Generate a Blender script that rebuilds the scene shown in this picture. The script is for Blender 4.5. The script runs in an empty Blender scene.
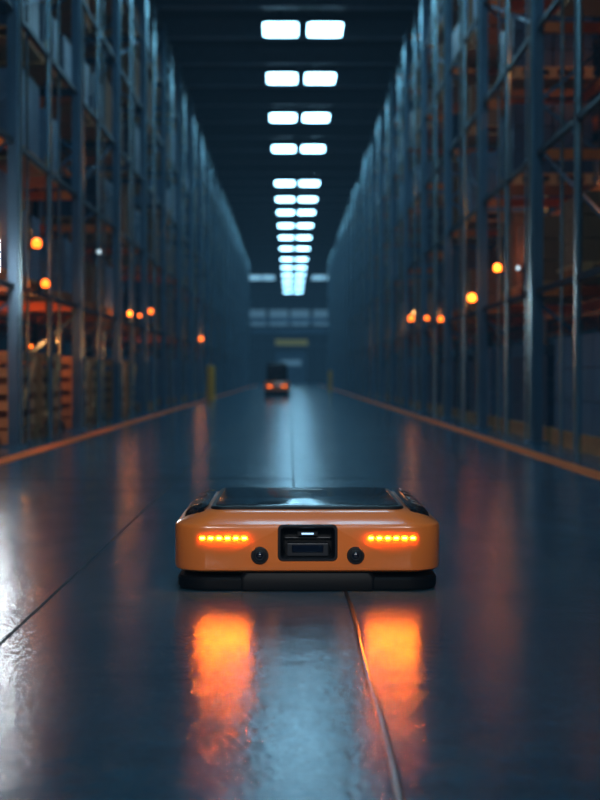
import bpy, bmesh, math, random
from mathutils import Vector, Matrix
random.seed(7)
S = bpy.context.scene
COL = S.collection
try:
    S.view_settings.view_transform = 'Standard'
    S.view_settings.look = 'None'
except Exception as e:
    print(e)

# ------------------------------------------------------------------ materials
def mat(name, col, rough=0.5, metal=0.0, emis=None, es=0.0, coat=0.0, noise=0.0, nscale=8.0, bump=0.0, bscale=60.0, spec=0.5, rvar=0.0):
    m = bpy.data.materials.new(name); m.use_nodes = True
    nt = m.node_tree; b = nt.nodes['Principled BSDF']
    b.inputs['Base Color'].default_value = (*col, 1)
    b.inputs['Roughness'].default_value = rough
    b.inputs['Metallic'].default_value = metal
    b.inputs['Specular IOR Level'].default_value = spec
    b.inputs['Coat Weight'].default_value = coat
    b.inputs['Coat Roughness'].default_value = 0.10
    if emis:
        b.inputs['Emission Color'].default_value = (*emis, 1)
        b.inputs['Emission Strength'].default_value = es
    tc = nt.nodes.new('ShaderNodeTexCoord')
    if noise > 0 or rvar > 0:
        n = nt.nodes.new('ShaderNodeTexNoise'); n.inputs['Scale'].default_value = nscale
        n.inputs['Detail'].default_value = 4
        nt.links.new(tc.outputs['Object'], n.inputs['Vector'])
        if noise > 0:
            mx = nt.nodes.new('ShaderNodeMix'); mx.data_type = 'RGBA'
            mx.inputs['A'].default_value = (*[c*(1-noise) for c in col], 1)
            mx.inputs['B'].default_value = (*[min(1, c*(1+noise)) for c in col], 1)
            nt.links.new(n.outputs['Fac'], mx.inputs['Factor'])
            nt.links.new(mx.outputs['Result'], b.inputs['Base Color'])
        if rvar > 0:
            mr = nt.nodes.new('ShaderNodeMapRange')
            mr.inputs['From Min'].default_value = 0.3; mr.inputs['From Max'].default_value = 0.7
            mr.inputs['To Min'].default_value = rough-rvar; mr.inputs['To Max'].default_value = rough+rvar
            nt.links.new(n.outputs['Fac'], mr.inputs['Value'])
            nt.links.new(mr.outputs['Result'], b.inputs['Roughness'])
    if bump > 0:
        n2 = nt.nodes.new('ShaderNodeTexNoise'); n2.inputs['Scale'].default_value = bscale
        n2.inputs['Detail'].default_value = 3
        nt.links.new(tc.outputs['Object'], n2.inputs['Vector'])
        bp = nt.nodes.new('ShaderNodeBump'); bp.inputs['Strength'].default_value = bump
        bp.inputs['Distance'].default_value = 0.01
        nt.links.new(n2.outputs['Fac'], bp.inputs['Height'])
        nt.links.new(bp.outputs['Normal'], b.inputs['Normal'])
    return m

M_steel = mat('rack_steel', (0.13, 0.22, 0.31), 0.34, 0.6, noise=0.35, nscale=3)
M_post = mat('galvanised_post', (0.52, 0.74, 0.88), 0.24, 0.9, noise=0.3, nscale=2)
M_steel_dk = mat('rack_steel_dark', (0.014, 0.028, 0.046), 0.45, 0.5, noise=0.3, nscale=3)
M_orbeam = mat('rack_beam_orange', (0.85, 0.16, 0.02), 0.5, noise=0.2)
M_wood = mat('pallet_wood', (0.60, 0.27, 0.10), 0.75, noise=0.4, nscale=12)
M_wrap = mat('wrapped_goods', (0.030, 0.06, 0.105), 0.35, noise=0.5, nscale=4)
M_wrap2 = mat('wrapped_goods_pale', (0.11, 0.19, 0.28), 0.4, noise=0.4, nscale=4)
M_card = mat('cardboard', (0.26, 0.11, 0.045), 0.8, noise=0.3)
M_wall = mat('wall_paint', (0.030, 0.060, 0.09), 0.7, noise=0.3)
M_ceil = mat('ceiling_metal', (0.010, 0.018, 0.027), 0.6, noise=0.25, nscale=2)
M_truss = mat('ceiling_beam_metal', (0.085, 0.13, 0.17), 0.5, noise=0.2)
M_line = mat('orange_floor_paint', (1.0, 0.20, 0.06), 0.8, noise=0.08, nscale=10, spec=0.05)
M_joint = mat('floor_joint_sealant', (0.004, 0.007, 0.010), 0.6, spec=0.2)
M_bead = mat('floor_joint_bead', (0.01, 0.012, 0.015), 0.22, coat=0.6)
M_panel = mat('ceiling_light_diffuser', (0.8, 0.8, 0.8), 0.5, emis=(0.36, 0.74, 1.0), es=13)
M_cross = mat('cross_aisle_light_diffuser', (0.8, 0.8, 0.8), 0.5, emis=(0.36, 0.74, 1.0), es=0.9)
M_amber = mat('amber_lamp', (0.8, 0.25, 0.03), 0.3, emis=(1.0, 0.15, 0.010), es=5)
M_amber_s = mat('amber_lamp_strong', (0.8, 0.25, 0.03), 0.3, emis=(1.0, 0.15, 0.010), es=12)
M_white = mat('white_lamp', (0.8, 0.8, 0.8), 0.3, emis=(0.92, 0.96, 1.0), es=85)
M_whites = mat('white_lamp_small', (0.8, 0.8, 0.8), 0.3, emis=(0.7, 0.9, 1.0), es=1.2)
M_shell = mat('robot_orange_paint', (0.90, 0.225, 0.042), 0.28, coat=0.7, bump=0.015, bscale=400)
M_black = mat('robot_black_plastic', (0.008, 0.010, 0.014), 0.40, bump=0.03, bscale=300, spec=0.4)
M_base = mat('robot_base_black', (0.005, 0.007, 0.010), 0.5, spec=0.2)
M_glossy = mat('robot_glossy_black', (0.006, 0.009, 0.014), 0.13, coat=0.2, rvar=0.03, nscale=5)
M_dkgrey = mat('robot_dark_grey', (0.03, 0.034, 0.042), 0.35, 0.3)
M_lens = mat('robot_lens_glass', (0.005, 0.008, 0.02), 0.05, coat=1.0)
M_led = mat('robot_led_orange', (1, 0.4, 0.05), 0.4, emis=(1.0, 0.155, 0.002), es=400)
M_ledcool = mat('robot_led_blue', (0.7, 0.85, 1), 0.4, emis=(0.35, 0.65, 1.0), es=1.3)
M_tyre = mat('tyre_rubber', (0.012, 0.012, 0.013), 0.8)
M_yellow = mat('yellow_paint', (0.95, 0.42, 0.02), 0.5, noise=0.1, emis=None)
M_dim = mat('end_window_glass', (0.2, 0.3, 0.4), 0.3, emis=(0.36, 0.72, 1.0), es=0.17)
M_sign = mat('yellow_sign_face', (0.7, 0.5, 0.1), 0.5, emis=(1.0, 0.66, 0.3), es=0.04)

# floor
M_floor = bpy.data.materials.new('polished_concrete'); M_floor.use_nodes = True
nt = M_floor.node_tree; b = nt.nodes['Principled BSDF']
geo = nt.nodes.new('ShaderNodeNewGeometry')
def noise(scale, detail=4, dist=0.0, sc=(1, 1, 1)):
    mp = nt.nodes.new('ShaderNodeMapping'); mp.inputs['Scale'].default_value = sc
    nt.links.new(geo.outputs['Position'], mp.inputs['Vector'])
    n = nt.nodes.new('ShaderNodeTexNoise'); n.inputs['Scale'].default_value = scale
    n.inputs['Detail'].default_value = detail; n.inputs['Distortion'].default_value = dist
    nt.links.new(mp.outputs['Vector'], n.inputs['Vector']); return n
n1 = noise(0.9, 6, 0.3); n2 = noise(8, 5, 0.2); n3 = noise(55, 4, 0.3); n4 = noise(3.0, 5, 0.3, (1.5, 0.7, 1))
cr = nt.nodes.new('ShaderNodeValToRGB')
cr.color_ramp.elements[0].position = 0.3; cr.color_ramp.elements[0].color = (0.020, 0.068, 0.112, 1)
cr.color_ramp.elements[1].position = 0.72; cr.color_ramp.elements[1].color = (0.050, 0.140, 0.205, 1)
mxn = nt.nodes.new('ShaderNodeMix'); mxn.data_type = 'FLOAT'; mxn.inputs['Factor'].default_value = 0.4
nt.links.new(n1.outputs['Fac'], mxn.inputs['A']); nt.links.new(n2.outputs['Fac'], mxn.inputs['B'])
nt.links.new(mxn.outputs['Result'], cr.inputs['Fac']); nt.links.new(cr.outputs['Color'], b.inputs['Base Color'])
mr = nt.nodes.new('ShaderNodeMapRange'); mr.inputs['From Min'].default_value = 0.3; mr.inputs['From Max'].default_value = 0.7
mr.inputs['To Min'].default_value = 0.14; mr.inputs['To Max'].default_value = 0.22
nt.links.new(n4.outputs['Fac'], mr.inputs['Value']); nt.links.new(mr.outputs['Result'], b.inputs['Roughness'])
b.inputs['Specular IOR Level'].default_value = 0.42
bp = nt.nodes.new('ShaderNodeBump'); bp.inputs['Strength'].default_value = 0.45; bp.inputs['Distance'].default_value = 0.003
bp2 = nt.nodes.new('ShaderNodeBump'); bp2.inputs['Strength'].default_value = 0.17; bp2.inputs['Distance'].default_value = 0.01
nt.links.new(n3.outputs['Fac'], bp.inputs['Height']); nt.links.new(n2.outputs['Fac'], bp2.inputs['Height'])
nt.links.new(bp.outputs['Normal'], bp2.inputs['Normal']); nt.links.new(bp2.outputs['Normal'], b.inputs['Normal'])

# ------------------------------------------------------------------ mesh builder
class MB:
    def __init__(s): s.v = []; s.f = []; s.mi = []; s.mats = []
    def m(s, mt):
        if mt not in s.mats: s.mats.append(mt)
        return s.mats.index(mt)
    def box(s, c, d, mt, R=None):
        i = len(s.v); hx, hy, hz = d[0]/2, d[1]/2, d[2]/2; c = Vector(c)
        for x, y, z in ((-1,-1,-1),(1,-1,-1),(1,1,-1),(-1,1,-1),(-1,-1,1),(1,-1,1),(1,1,1),(-1,1,1)):
            p = Vector((x*hx, y*hy, z*hz))
            if R: p = R @ p
            s.v.append(tuple(c+p))
        for f in ((0,3,2,1),(4,5,6,7),(0,1,5,4),(1,2,6,5),(2,3,7,6),(3,0,4,7)):
            s.f.append(tuple(i+k for k in f)); s.mi.append(s.m(mt))
    def bar(s, a, bb, w, mt):
        a = Vector(a); bb = Vector(bb); d = bb-a
        R = d.to_track_quat('Z', 'Y').to_matrix()
        s.box((a+bb)/2, (w, w, d.length), mt, R)
    def loft(s, rings, mt, cap=True):
        base = len(s.v); n = len(rings[0]); k = s.m(mt)
        for r in rings: s.v.extend([tuple(p) for p in r])
        for j in range(len(rings)-1):
            for i in range(n):
                a = base+j*n+i; c = base+j*n+(i+1) % n
                s.f.append((a, c, c+n, a+n)); s.mi.append(k)
        if cap:
            s.f.append(tuple(base+i for i in reversed(range(n)))); s.mi.append(k)
            s.f.append(tuple(base+(len(rings)-1)*n+i for i in range(n))); s.mi.append(k)
    def cyl(s, c, r, h, mt, axis='Z', n=24, prof=None):
        rings = []
        prof = prof or [(-h/2, r), (h/2, r)]
        for (t, rr_) in prof:
            ring = []
            for i in range(n):
                a = 2*math.pi*i/n; x, y = rr_*math.cos(a), rr_*math.sin(a)
                if axis == 'Z': p = (c[0]+x, c[1]+y, c[2]+t)
                elif axis == 'Y': p = (c[0]+x, c[1]-t, c[2]+y)   # t points to -Y
                else: p = (c[0]+t, c[1]+x, c[2]+y)
                ring.append(p)
            rings.append(ring)
        s.loft(rings, mt)
    def obj(s, name, parent=None, smooth=False, bevel=0, loc=None, ang=35):
        me = bpy.data.meshes.new(name); me.from_pydata(s.v, [], s.f)
        for mt in s.mats: me.materials.append(mt)
        for p, k in zip(me.polygons, s.mi): p.material_index = k
        me.update()
        bm = bmesh.new(); bm.from_mesh(me); bmesh.ops.recalc_face_normals(bm, faces=bm.faces); bm.to_mesh(me); bm.free()
        o = bpy.data.objects.new(name, me); COL.objects.link(o)
        if smooth:
            for p in me.polygons: p.use_smooth = True
            try: me.set_sharp_from_angle(angle=math.radians(ang))
            except Exception: pass
        if bevel:
            md = o.modifiers.new('bevel', 'BEVEL'); md.width = bevel; md.segments = 3; md.limit_method = 'ANGLE'
        if loc: o.location = loc
        if parent: o.parent = parent
        return o

def rr(hw, hl, r, n=8, cx=0, cy=0):
    pts = []
    for (sx, sy, a0) in ((1, 1, 0), (-1, 1, 90), (-1, -1, 180), (1, -1, 270)):
        for i in range(n+1):
            a = math.radians(a0+90*i/n)
            pts.append((cx+sx*(hw-r)+r*math.cos(a), cy+sy*(hl-r)+r*math.sin(a)))
    return pts
# fix orientation: corner centres follow the arc quadrant
def rr(hw, hl, r, n=8, cx=0, cy=0):
    pts = []
    for (sx, sy, a0) in ((1, 1, 0), (-1, 1, 90), (-1, -1, 180), (1, -1, 270)):
        for i in range(n+1):
            a = math.radians(a0+90*i/n)
            pts.append((cx+sx*(hw-r)+r*math.cos(a), cy+sy*(hl-r)+r*math.sin(a)))
    return pts

def empty(name, loc=(0, 0, 0)):
    e = bpy.data.objects.new(name, None); e.location = loc; COL.objects.link(e); e.empty_display_size = 0.2
    return e

# ------------------------------------------------------------------ room shell
Y0, Y1, W, H = -10.0, 134.0, 10.0, 8.05
mb = MB(); mb.box((0, (Y0+Y1)/2, -0.05), (2*W, Y1-Y0, 0.1), M_floor); floor = mb.obj('floor')
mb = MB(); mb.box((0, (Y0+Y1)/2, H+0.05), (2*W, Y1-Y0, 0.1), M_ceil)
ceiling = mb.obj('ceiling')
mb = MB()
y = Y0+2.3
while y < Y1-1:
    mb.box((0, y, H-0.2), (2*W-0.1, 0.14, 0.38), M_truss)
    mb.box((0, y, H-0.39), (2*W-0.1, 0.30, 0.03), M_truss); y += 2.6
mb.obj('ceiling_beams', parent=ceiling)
for nm, x in (('wall_left', -W-0.05), ('wall_right', W+0.05)):
    mb = MB(); mb.box((x, (Y0+Y1)/2, H/2), (0.1, Y1-Y0, H), M_wall); mb.obj(nm)
mb = MB(); mb.box((0, Y0-0.05, H/2), (2*W, 0.1, H), M_wall); mb.obj('wall_back')
mb = MB(); mb.box((0, Y1+0.05, H/2), (2*W, 0.1, H), M_wall); mb.obj('wall_end')
mb = MB()
for i in range(20):
    if abs(-W+0.5+i-0.1) > 1.6: mb.box((-W+0.5+i, Y1-0.03, H/2), (0.08, 0.06, H), M_truss)
for h in (3.3, 4.7, 6.9): mb.box((0, Y1-0.10, h), (2*W, 0.14, 0.22), M_truss)
mb.obj('trim_3', parent=floor)
for k, (cx, cz, w, h) in enumerate(((-1.0, 5.75, 1.75, 1.5), (0.9, 5.75, 1.75, 1.5), (-3.0, 5.75, 1.75, 1.5), (2.9, 5.75, 1.75, 1.5))):
    mb = MB(); mb.box((cx, Y1-0.10, cz), (w, 0.06, h), M_dim)
    for dx in (-w/2, w/2): mb.box((cx+dx, Y1-0.14, cz), (0.07, 0.06, h+0.07), M_steel_dk)
    for dz in (-h/2, h/2): mb.box((cx, Y1-0.14, cz+dz), (w+0.07, 0.06, 0.07), M_steel_dk)
    mb.obj('window_%d' % (k+1))
mb = MB()
for i in range(9): mb.box((0.1, Y1-0.12, 0.16+i*0.3), (2.8, 0.05, 0.28), M_steel)
for dx in (-1.45, 1.45): mb.box((0.1+dx, Y1-0.12, 1.4), (0.12, 0.12, 2.8), M_steel_dk)
mb.box((0.1, Y1-0.15, 1.75), (1.8, 0.03, 0.5), M_dim)
mb.obj('door_1')

mb = MB()
for x in (-2.9, 3.1): mb.box((x, 106, 2.35), (0.2, 0.2, 4.7), M_steel_dk)
mb.box((0.1, 106, 4.55), (6.2, 0.22, 0.3), M_steel); mb.box((0.1, 106, 3.7), (6.2, 0.18, 0.18), M_steel)
for i in range(11): mb.bar((-2.9+i*0.56, 106, 3.7), (-2.62+i*0.56, 106, 4.5), 0.06, M_steel)
for x in (-0.9, 1.1): mb.box((x, 105.95, 3.3), (0.05, 0.05, 0.75), M_steel_dk)
mb.box((0.1, 105.9, 2.95), (2.3, 0.08, 0.42), M_sign)
mb.obj('overhead_sign_gantry')

# painted lines and joints
for nm, x in (('trim_1', -2.17), ('trim_2', 1.99)):
    mb = MB(); mb.box((x, 50, 0.0015), (0.17, 100, 0.003), M_line); mb.obj(nm, parent=floor)
mb = MB()
def joint(x0, y0, x1, y1, w=0.012):
    d = Vector((x1-x0, y1-y0, 0)); L = d.length
    mb.box(((x0+x1)/2, (y0+y1)/2, 0.0005), (w, L, 0.0012), M_joint, d.to_track_quat('Y', 'Z').to_matrix())
joint(-0.70, 1, -0.70, 100, 0.009); joint(0.02, 5.2, 0.02, 100, 0.009); joint(1.3, 9.4, 1.3, 100, 0.010)
for yy in (9.4, 15.4, 21.4, 27.4, 36, 48): joint(-2.0, yy, 1.9, yy, 0.02)
mb.obj('floor_joints', parent=floor)
mb = MB()
rings = []
for k in range(13):
    yy = 1.2+k*0.33; xx = 0.170+0.003*math.sin(k*1.7)
    rings.append([(xx+0.007*math.cos(math.pi*i/8), yy, 0.0002+0.0036*math.sin(math.pi*i/8)) for i in range(9)])
mb.loft(rings, M_bead); mb.obj('floor_joint_bead', parent=floor, smooth=True)

# ------------------------------------------------------------------ ceiling lights
ly = [-6, -0.8, 4.4, 9.6, 14.8, 20, 25.0, 29.9, 34.8, 40.1, 45.6, 53.8, 58.7, 63.4, 69.0, 75.0, 81.5, 89, 96.0, 103, 110, 117, 124]
root = empty('ceiling_light_rows')
hous = MB(); diff = MB()
def panel(x, y, z=7.5, w=0.68, l=1.12, mt=M_panel):
    o = rr(w/2+0.03, l/2+0.03, 0.12, 5, x, y); p = rr(w/2, l/2, 0.10, 5, x, y)
    hous.loft([[(a, b_, z+0.012) for a, b_ in o], [(a, b_, z+0.09) for a, b_ in o]], M_steel_dk)
    diff.loft([[(a, b_, z-0.01) for a, b_ in p], [(a, b_, z+0.03) for a, b_ in p]], mt)
    for sy in (-0.5, 0.5): hous.box((x, y+sy, (z+0.09+H)/2), (0.02, 0.02, H-z-0.09), M_steel_dk)
for y in ly:
    panel(-0.185, y); panel(0.695, y)
for x in (-5.4, -4.4, -2.45, -1.5, 1.95, 2.9, 4.7, 5.7): panel(x, 105, 7.45, 0.85, 4.5, M_cross)
hous.obj('fixture_housings', parent=root); diff.obj('diffusers', parent=root)

# ------------------------------------------------------------------ racks
levels = [1.45, 2.75, 3.95, 5.15, 6.35, 7.45]
HP = 7.56
def build_rack(side, X0, yoff, name):
    mb = MB(); s = side
    ys = []
    y = yoff
    while y < 93: ys.append(y); y += 4.0
    def X(d): return s*(X0+d)
    pipes = MB()
    for i, y in enumerate(ys):
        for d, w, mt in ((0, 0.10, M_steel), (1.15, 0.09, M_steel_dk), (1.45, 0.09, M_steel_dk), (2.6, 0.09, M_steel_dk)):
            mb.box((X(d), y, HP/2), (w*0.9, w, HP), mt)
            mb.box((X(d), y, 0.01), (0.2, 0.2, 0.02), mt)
        for (a, c) in ((0, 1.15), (1.45, 2.6)):
            z = 0.4; fl = 0
            while z < 6.6:
                mb.bar((X(a if fl else c), y, z), (X(c if fl else a), y, z+0.95), 0.03, M_steel)
                z += 0.95; fl ^= 1
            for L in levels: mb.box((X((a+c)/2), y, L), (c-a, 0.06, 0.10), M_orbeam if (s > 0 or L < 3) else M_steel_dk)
        pipes.cyl((X(0.0), y+2.0, HP/2), 0.038, HP, M_post, 'Z', 12)
        pipes.cyl((X(-0.06), y+0.02, HP/2), 0.022, HP, M_post, 'Z', 10)
        pipes.cyl((X(0.05), y+1.0, HP/2), 0.018, HP, M_post, 'Z', 10)
        pipes.cyl((X(0.05), y+3.0, HP/2), 0.018, HP, M_post, 'Z', 10)
        pipes.cyl((X(1.1), y+2.0, HP/2), 0.03, HP, M_post, 'Z', 10)
    ya, yb = ys[0]-0.05, ys[-1]+2.05
    for L in levels:
        mb.box((X(0.0), (ya+yb)/2, L), (0.04, yb-ya, 0.05), M_steel_dk)
        mb.box((X(1.15), (ya+yb)/2, L), (0.05, yb-ya, 0.10), M_orbeam)
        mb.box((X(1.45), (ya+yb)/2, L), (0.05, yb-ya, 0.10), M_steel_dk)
        mb.box((X(2.6), (ya+yb)/2, L), (0.05, yb-ya, 0.11), M_orbeam)
    for i in range(0, len(ys)-1):
        for k in range(0, len(levels)-1):
            if (i+k) % 3 == 0:
                mb.bar((X(0.06), ys[i], levels[k]), (X(0.06), ys[i]+4.0, levels[k+1]), 0.028, M_steel)
    rack = mb.obj(name)
    pipes.obj('tubular_posts', parent=rack, smooth=True)
    g = MB()
    for y in ys:
        for L in [0.02]+levels[:-1]:
            for row, prob in ((0.62, 0.5 if L > 1 else 0.0), (2.03, 0.85)):
                for k in range(3):
                    if random.random() > prob: continue
                    cy = y+0.68+k*1.28; z0 = L+0.05 if L > 1 else 0.0
                    for dz in (0.02, 0.12): g.box((X(row), cy, z0+dz), (0.95, 1.1, 0.025), M_wood)
                    for dx in (-0.4, 0, 0.4): g.box((X(row+dx), cy, z0+0.07), (0.09, 1.1, 0.08), M_wood)
                    mt = random.choice((M_wrap, M_wrap2, M_card, M_card, M_wrap))
                    h = random.uniform(0.5, 0.92); nl = random.choice((2, 3))
                    for q in range(nl):
                        for hx in (-0.23, 0.23):
                            for hy in (-0.26, 0.26):
                                g.box((X(row+hx), cy+hy, z0+0.135+h*(q+0.5)/nl), (0.44, 0.5, h/nl-0.01), mt)
    g.obj('stacked_pallet_loads', parent=rack)
    return ys, rack
ysL, rackL = build_rack(-1, 2.5, 13.6-16, 'pallet_rack')
ysR, rackR = build_rack(1, 2.36, 14.3-16, 'pallet_rack')

# floor-level wooden crates (left) ----------------------------------
def crate_mesh():
    g = MB(); w, l, h = 0.95, 1.15, 0.72
    for dx in (-0.4, 0, 0.4): g.box((dx, 0, 0.05), (0.09, l, 0.10), M_wood)
    g.box((0, 0, 0.115), (w, l, 0.03), M_wood)
    for sx in (-1, 1):
        for sy in (-1, 1): g.box((sx*(w/2-0.03), sy*(l/2-0.03), 0.13+h/2), (0.06, 0.06, h), M_wood)
    n = 5
    for k in range(n):
        z = 0.20+k*(h-0.09)/(n-1)
        for sx in (-1, 1): g.box((sx*w/2, 0, z), (0.02, l, 0.09), M_wood)
        for sy in (-1, 1): g.box((0, sy*l/2, z), (w, 0.02, 0.09), M_wood)
    for sx in (-1, 1): g.bar((sx*(w/2+0.015), -l/2+0.05, 0.2), (sx*(w/2+0.015), l/2-0.05, 0.8), 0.05, M_wood)
    g.box((0, 0, 0.4), (w-0.12, l-0.12, 0.5), M_card)
    return g
cm = None
for y in (11.0, 12.4, 14.6, 16.0, 18.5, 20.1, 22.5, 24.1):
    if cm is None:
        o = crate_mesh().obj('wooden_crate'); cm = o.data
    else:
        o = bpy.data.objects.new('wooden_crate', cm); COL.objects.link(o)
    o.location = (-3.04+random.uniform(-.02, .02), y, 0)
def pallet_mesh(mt, h):
    g = MB()
    for dz in (0.0125, 0.13): g.box((0, 0, dz), (0.95, 1.1, 0.025), M_wood)
    for dx in (-0.42, 0, 0.42): g.box((dx, 0, 0.07), (0.1, 1.1, 0.095), M_wood)
    for q in range(3):
        for hx in (-0.23, 0.23):
            for hy in (-0.26, 0.26):
                g.box((hx, hy, 0.145+h*(q+0.5)/3), (0.445, 0.505, h/3-0.008), mt)
    return g
pm = [pallet_mesh(M_wrap2, 0.85).obj('wrapped_pallet'), pallet_mesh(M_wrap, 0.7).obj('wrapped_pallet')]
me = [o.data for o in pm]
slots = []
for ys, s, x in ((ysL, -1, 3.08), (ysR, 1, 2.94)):
    for y in ys:
        for k in (0.72, 2.0, 3.28):
            yy = y+k
            if s < 0 and 9.5 < yy < 25.5: continue
            if random.random() < 0.25: continue
            slots.append((s*x, yy))
for i, (x, y) in enumerate(slots):
    if i < 2: o = pm[i]
    else:
        o = bpy.data.objects.new('wrapped_pallet', random.choice(me)); COL.objects.link(o)
    o.location = (x, y, 0)

# ------------------------------------------------------------------ warning lamps
def lamp(x, y, h, mt, r=0.045, deep=0.07, pw=0, pcol=(1.0, 0.33, 0.08)):
    g = MB(); s = -1 if x < 0 else 1
    rail = min([1.45, 2.75, 0.83, 2.13, 3.95, 5.15], key=lambda q: abs(q-h))
    xr = x+s*deep
    g.box((xr-s*0.01, y, (rail+h)/2), (0.025, 0.03, abs(h-rail)+0.08), M_steel_dk)
    g.box(((xr+x)/2, y, h-r-0.01), (0.08, 0.05, 0.02), M_steel_dk)
    prof = [(-r, r*0.6), (-r*0.7, r*0.88), (-r*0.3, r), (r*0.2, r), (r*0.6, r*0.8), (r*0.88, r*0.48), (r, r*0.12)]
    g.cyl((x, y, h), r, 2*r, mt, 'Z', 16, prof)
    o = g.obj('warning_lamp' if mt in (M_amber, M_amber_s) else 'rack_light', smooth=True)
    if pw:
        l = bpy.data.lights.new('lamp_glow', 'POINT'); l.energy = pw; l.color = pcol; l.shadow_soft_size = 0.03  # extra point light added at the lamp to warm nearby beams and boxes
        lo = bpy.data.objects.new('lamp_glow', l); COL.objects.link(lo); lo.location = (x+s*0.02, y, h+r+0.06); lo.parent = o
for (x, y, h, r, mt, pw) in ((-2.40, 14.25, 1.90, 0.046, M_amber, 2), (-2.40, 14.75, 1.55, 0.040, M_amber, 0), (-2.40, 22.5, 1.57, 0.03, M_amber_s, 3), (-2.40, 24.0, 1.60, 0.025, M_amber, 0),
                     (-2.40, 25.9, 1.75, 0.04, M_amber, 0), (-2.40, 40.5, 1.63, 0.05, M_amber, 3),
                     (2.28, 16.5, 1.83, 0.040, M_amber_s, 2), (2.28, 18.8, 1.62, 0.05, M_amber_s, 0), (2.28, 28.3, 1.72, 0.05, M_amber, 2), (2.28, 25.0, 1.60, 0.035, M_amber, 0), (2.28, 22.7, 1.50, 0.040, M_amber, 0)):
    lamp(x, y, h, mt, r, pw=pw)
for (x, y, h, r, pw) in ((-3.60, 20.5, 1.62, 0.022, 4), (-3.60, 33.0, 1.6, 0.03, 4), (3.42, 21.0, 1.65, 0.03, 7), (3.42, 33.0, 1.62, 0.03, 5), (3.42, 19.0, 2.95, 0.02, 7), (3.42, 15.5, 4.15, 0.02, 7), (-3.60, 26.0, 2.95, 0.02, 3), (-2.98, 13.5, 0.98, 0.015, 7), (-2.98, 17.3, 0.98, 0.015, 8), (3.42, 27.0, 4.15, 0.02, 4)):
    lamp(x, y, h, M_amber, r, pw=pw)  # added amber lamps deep in the racks, warming beams, goods and crates
# vertical work-light tube on the rack face
g = MB(); g.cyl((-2.42, 12.25, 1.62), .05, .30, M_white, 'Z', 16, [(-.15, .03), (-.13, .045), (.13, .045), (.15, .03)])
g.box((-2.475, 12.25, 1.62), (.02, .12, .40), M_steel_dk); g.obj('rack_light', smooth=True)
lamp(2.28, 15.0, 1.72, M_whites, 0.02)
lamp(-2.40, 18.9, 2.20, M_whites, 0.025)

# bollards
def bollard(x, y, h=0.85, r=0.08):
    g = MB(); g.cyl((x, y, h/2), r, h, M_yellow, 'Z', 20, [(-h/2, r), (h/2-0.05, r), (h/2-0.015, r*0.8), (h/2, r*0.4)])
    g.box((x, y, 0.008), (0.28, 0.28, 0.016), M_yellow)
    g.obj('safety_bollard', smooth=True)
bollard(-2.03, 38.5, 0.9, 0.11); bollard(1.72, 64)

# ------------------------------------------------------------------ distant AGV
agv = empty('automated_guided_vehicle', (-0.36, 42.0, 0))
g = MB()
def rloft(g, prof, mt, hw, hl, r, cx=0, cy=0):
    g.loft([[(a, b_, z) for a, b_ in rr(hw-i, hl-i, max(r-i, 0.01), 6, cx, cy)] for z, i in prof], mt)
rloft(g, [(0.12, .02), (0.22, 0), (0.42, 0), (0.48, 0.04)], M_shell, 0.35, 0.55, 0.1); g.obj('chassis', agv, True)
g = MB(); rloft(g, [(0.48, .02), (0.55, 0), (0.93, 0.02), (1.0, 0.08)], M_black, 0.30, 0.45, 0.08); g.obj('cabinet', agv, True)
g = MB(); rloft(g, [(0.03, .02), (0.05, 0), (0.22, 0)], M_black, 0.36, 0.56, 0.1); g.obj('bumper', agv, True)
g = MB()
for sx in (-.27, .27):
    for sy in (-.4, .4): g.cyl((sx, sy, 0.09), 0.09, 0.08, M_tyre, 'X', 18)
g.obj('wheels', agv, True)
g = MB(); g.box((-.2, -.552, .34), (.12, .01, .025), M_amber); g.box((.2, -.552, .34), (.12, .01, .025), M_amber)
g.box((0, -.45, .75), (.36, .02, .2), M_glossy); g.obj('lights', agv)

# ------------------------------------------------------------------ mobile robot (hero)
RX, RY = 0.053, 4.940
rob = empty('warehouse_robot', (RX, RY, 0))
HW, HL, RAD = 0.405, 0.45, 0.105
def ring(z, ins, hw=HW, hl=HL, r=RAD, n=12):
    return [(a, b_, z) for a, b_ in rr(hw-ins, hl-ins, max(r-ins*0.45, 0.02), n)]
def ring2(z, ix, iy, r, n=12):
    return [(a, b_, z) for a, b_ in rr(HW-ix, HL-iy, r, n)]
g = MB()
g.loft([ring2(0.056, .030, .030, .085), ring2(0.058, .012, .012, .095), ring2(0.064, .003, .003, .103), ring2(0.073, 0, 0, .105),
        ring2(0.190, 0, 0, .105), ring2(0.197, .0015, .0015, .104), ring2(0.202, .006, .005, .102),
        ring2(0.232, .066, .050, .09), ring2(0.238, .080, .060, .085), ring2(0.2405, .095, .07, .08), ring2(0.241, .115, .09, .07)], M_shell)
shell = g.obj('shell', rob, True)
g = MB(); cx, hz0, hz1, hwid = 0.0, 0.094, 0.199, 0.087
def rrz(hw, z0, z1, r, y, n=6, cx=0.0):
    return [(cx+a, y, b_) for a, b_ in rr(hw, (z1-z0)/2, r, n, 0, (z0+z1)/2)]
g.loft([rrz(hwid, hz0, hz1, .014, -HL-0.05), rrz(hwid, hz0, hz1, .014, -HL+0.07)], M_black)
cut = g.obj('cutter'); cut.parent = rob
bm_ = shell.modifiers.new('recess', 'BOOLEAN'); bm_.operation = 'DIFFERENCE'; bm_.object = cut; bm_.solver = 'EXACT'
bpy.context.view_layer.update()
dg = bpy.context.evaluated_depsgraph_get()
newme = bpy.data.meshes.new_from_object(shell.evaluated_get(dg))
shell.modifiers.clear(); shell.data = newme
bpy.data.objects.remove(cut)
try: newme.set_sharp_from_angle(angle=math.radians(30))
except Exception: pass
g = MB()
yf = -HL-0.004
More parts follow.
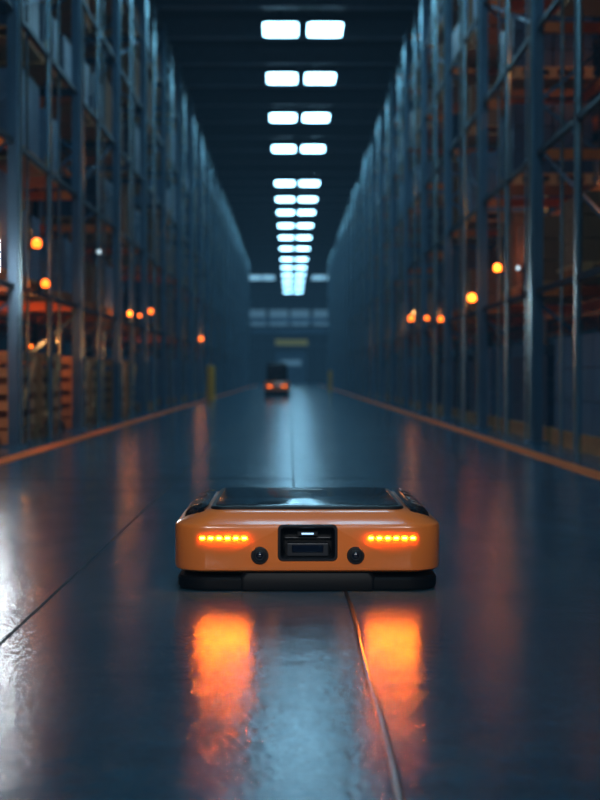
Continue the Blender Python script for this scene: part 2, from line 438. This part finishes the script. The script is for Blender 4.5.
o1 = rrz(hwid+0.003, hz0-0.003, hz1+0.003, .016, yf+0.004); o2 = rrz(hwid+0.001, hz0-0.001, hz1+0.001, .015, yf)
i1 = rrz(hwid-0.005, hz0+0.005, hz1-0.005, .011, yf); i2 = rrz(hwid-0.009, hz0+0.009, hz1-0.009, .010, yf+0.012)
i3 = rrz(hwid-0.014, hz0+0.010, hz1-0.012, .010, yf+0.066)
g.loft([o1, o2, i1, i2, i3], M_black, cap=False)
n0 = len(i3); base = len(g.v)-n0
g.f.append(tuple(base+i for i in range(n0))); g.mi.append(0)
g.obj('recess_frame', rob, True)
g = MB()
g.box((0, -HL+0.035, 0.125), (0.125, 0.05, 0.040), M_dkgrey)
g.box((0, -HL+0.012, 0.128), (0.095, 0.01, 0.024), M_lens)
g.box((0, -HL+0.050, 0.158), (0.14, 0.02, 0.006), M_dkgrey)
g.obj('sensor_block', rob, bevel=0.004)
g = MB(); g.box((0.0, -HL+0.022, 0.172), (0.036, 0.006, 0.005), M_ledcool)
g.box((0.0, -HL+0.036, 0.172), (0.06, 0.028, 0.012), M_black); g.obj('status_light', rob)
g = MB()
for sx in (-.036, .036): g.cyl((sx, -HL+0.006, .128), .009, .006, M_lens, 'Y', 20)
g.obj('depth_lenses', rob, True)
g = MB()
for cx in (-0.144, 0.144):
    c = (cx, -HL, 0.109)
    g.cyl(c, .026, .01, M_black, 'Y', 36, [(-.004, .0265), (.004, .0265), (.007, .0245), (.0075, .019), (.003, .0175), (.002, .002)])
    g.cyl(c, .014, .01, M_dkgrey, 'Y', 32, [(0, .0165), (.005, .0165), (.006, .0145), (.004, .0125), (.0035, .001)])
    g.cyl(c, .010, .01, M_lens, 'Y', 28, [(.002, .0115), (.006, .0105), (.0085, .007), (.0095, .002)])
g.obj('camera_lenses', rob, True)
def yfront(x, ins=0):
    fx = HW-RAD
    if abs(x) <= fx: return -HL
    t = min(1, (abs(x)-fx)/RAD); return -HL+RAD*(1-math.sqrt(1-t*t))
g = MB()
for s in (-1, 1):
    for k in range(6):
        x = s*(0.190+k*0.0252)
        yy = (yfront(x-0.009)+yfront(x+0.009))/2
        ang = math.atan2(yfront(x+0.009)-yfront(x-0.009), 0.018)
        g.box((x, yy-0.0005, 0.161), (0.0140, 0.006, 0.0068), M_led, Matrix.Rotation(ang, 3, 'Z'))
g.obj('led_strips', rob, bevel=0.002)
g = MB()
def dk(z, hw, hl, r): return [(a, b_, z) for a, b_ in rr(hw, hl, r, 10)]
g.loft([dk(.236, .296, .378, .045), dk(.246, .296, .378, .045), dk(.2495, .293, .375, .042), dk(.2505, .288, .370, .04)], M_black); g.obj('deck_rim', rob, True)
g = MB(); g.loft([dk(.2495, .281, .363, .038), dk(.2520, .281, .363, .038), dk(.2525, .279, .361, .036)], M_glossy)
g.box((0.0, .26, .2528), (.115, .045, .0015), M_dkgrey)
g.obj('top_deck', rob, True)
for s, nm in ((-1, 'pod_left'), (1, 'pod_right')):
    g = MB()
    def prof(y, a, hgt):
        xo, xi = 0.383-(1-a)*0.035, 0.305+(1-a)*0.01
        return [(s*xo, y, .206), (s*(xo-.004), y, .208+.016*hgt), (s*(xo-.022), y, .222+.020*hgt), (s*(xi+.02), y, .236+.014*hgt), (s*xi, y, .242+.007*hgt), (s*xi, y, .222)]
    rs = [prof(-.362, 0.0, 0.0), prof(-.35, .4, .5), prof(-.30, .9, 1), prof(-.2, 1, 1.1), prof(.2, 1, 1.1), prof(.30, .9, 1), prof(.35, .2, .3)]
    g.loft(rs, M_glossy)
    g.obj(nm, rob, True, bevel=0.002, ang=25)
    g = MB()
    for yy in (-.24, -.10, .10, .24):
        g.box((s*.345, yy, .2465), (.035, .09, .006), M_glossy, Matrix.Rotation(s*math.radians(20), 3, 'Y'))
    g.obj(nm.replace('pod', 'vent'), rob, bevel=0.002)
g = MB()
g.loft([ring(0.0, .022), ring(0.004, .012), ring(0.012, .009), ring(0.034, .009), ring(0.041, .014), ring(0.044, .028), ring(0.045, .05)], M_base)
g.obj('bumper_skirt', rob, True)
g = MB(); g.loft([ring(0.042, .055), ring(0.065, .055)], M_base); g.obj('chassis', rob, True)
g = MB()
pr = lambda z, i: [(a, b_, z) for a, b_ in rr(.205-i, .03-i*0.4, .016, 6, 0.0, -HL+.035)]
g.loft([pr(.002, .004), pr(.008, 0), pr(.040, 0), pr(.054, .012), pr(.056, .03)], M_base); g.obj('front_bumper', rob, True)

# ------------------------------------------------------------------ added fill spots behind the camera, brightening the robot
def spot(x, y, z, tgt, power, col, size, blend=0.8, rad=0.4):
    l = bpy.data.lights.new('fill_spot', 'SPOT'); l.energy = power; l.color = col; l.spot_size = math.radians(size)
    l.spot_blend = blend; l.shadow_soft_size = rad
    o = bpy.data.objects.new('fill_spot', l); COL.objects.link(o); o.location = (x, y, z)
    o.rotation_euler = (Vector(tgt)-Vector((x, y, z))).to_track_quat('-Z', 'Y').to_euler()
spot(-1.5, -3.0, 3.6, (0.05, 4.9, 0.25), 720, (1.0, 0.96, 0.92), 11)
spot(1.8, -3.0, 3.6, (0.05, 4.9, 0.25), 500, (1.0, 0.97, 0.94), 11)

# ------------------------------------------------------------------ world, distance haze painted in as volume glow and absorption
w = bpy.data.worlds.new('World'); S.world = w; w.use_nodes = True
nt = w.node_tree; nt.nodes['Background'].inputs['Color'].default_value = (0.01, 0.02, 0.03, 1)
out = [n for n in nt.nodes if n.type == 'OUTPUT_WORLD'][0]
ab = nt.nodes.new('ShaderNodeVolumeAbsorption'); ab.inputs['Density'].default_value = 0.004; ab.inputs['Color'].default_value = (0.3, 0.5, 0.6, 1)
em = nt.nodes.new('ShaderNodeEmission'); em.inputs['Color'].default_value = (0.20, 0.58, 1.0, 1); em.inputs['Strength'].default_value = 0.0004
ad = nt.nodes.new('ShaderNodeAddShader')
nt.links.new(ab.outputs[0], ad.inputs[0]); nt.links.new(em.outputs[0], ad.inputs[1]); nt.links.new(ad.outputs[0], out.inputs['Volume'])

# ------------------------------------------------------------------ camera
cam = bpy.data.cameras.new('camera'); co = bpy.data.objects.new('camera', cam); COL.objects.link(co)
cam.sensor_fit = 'VERTICAL'; cam.sensor_height = 36; cam.lens = 67.5
co.location = (0, 0, 0.65)
co.rotation_euler = (math.radians(90)-math.atan(25/1500), 0, -math.atan(10/1500))
cam.clip_end = 400; cam.clip_start = 0.05
cam.dof.use_dof = True; cam.dof.focus_distance = 4.6; cam.dof.aperture_fstop = 3.0
S.camera = co
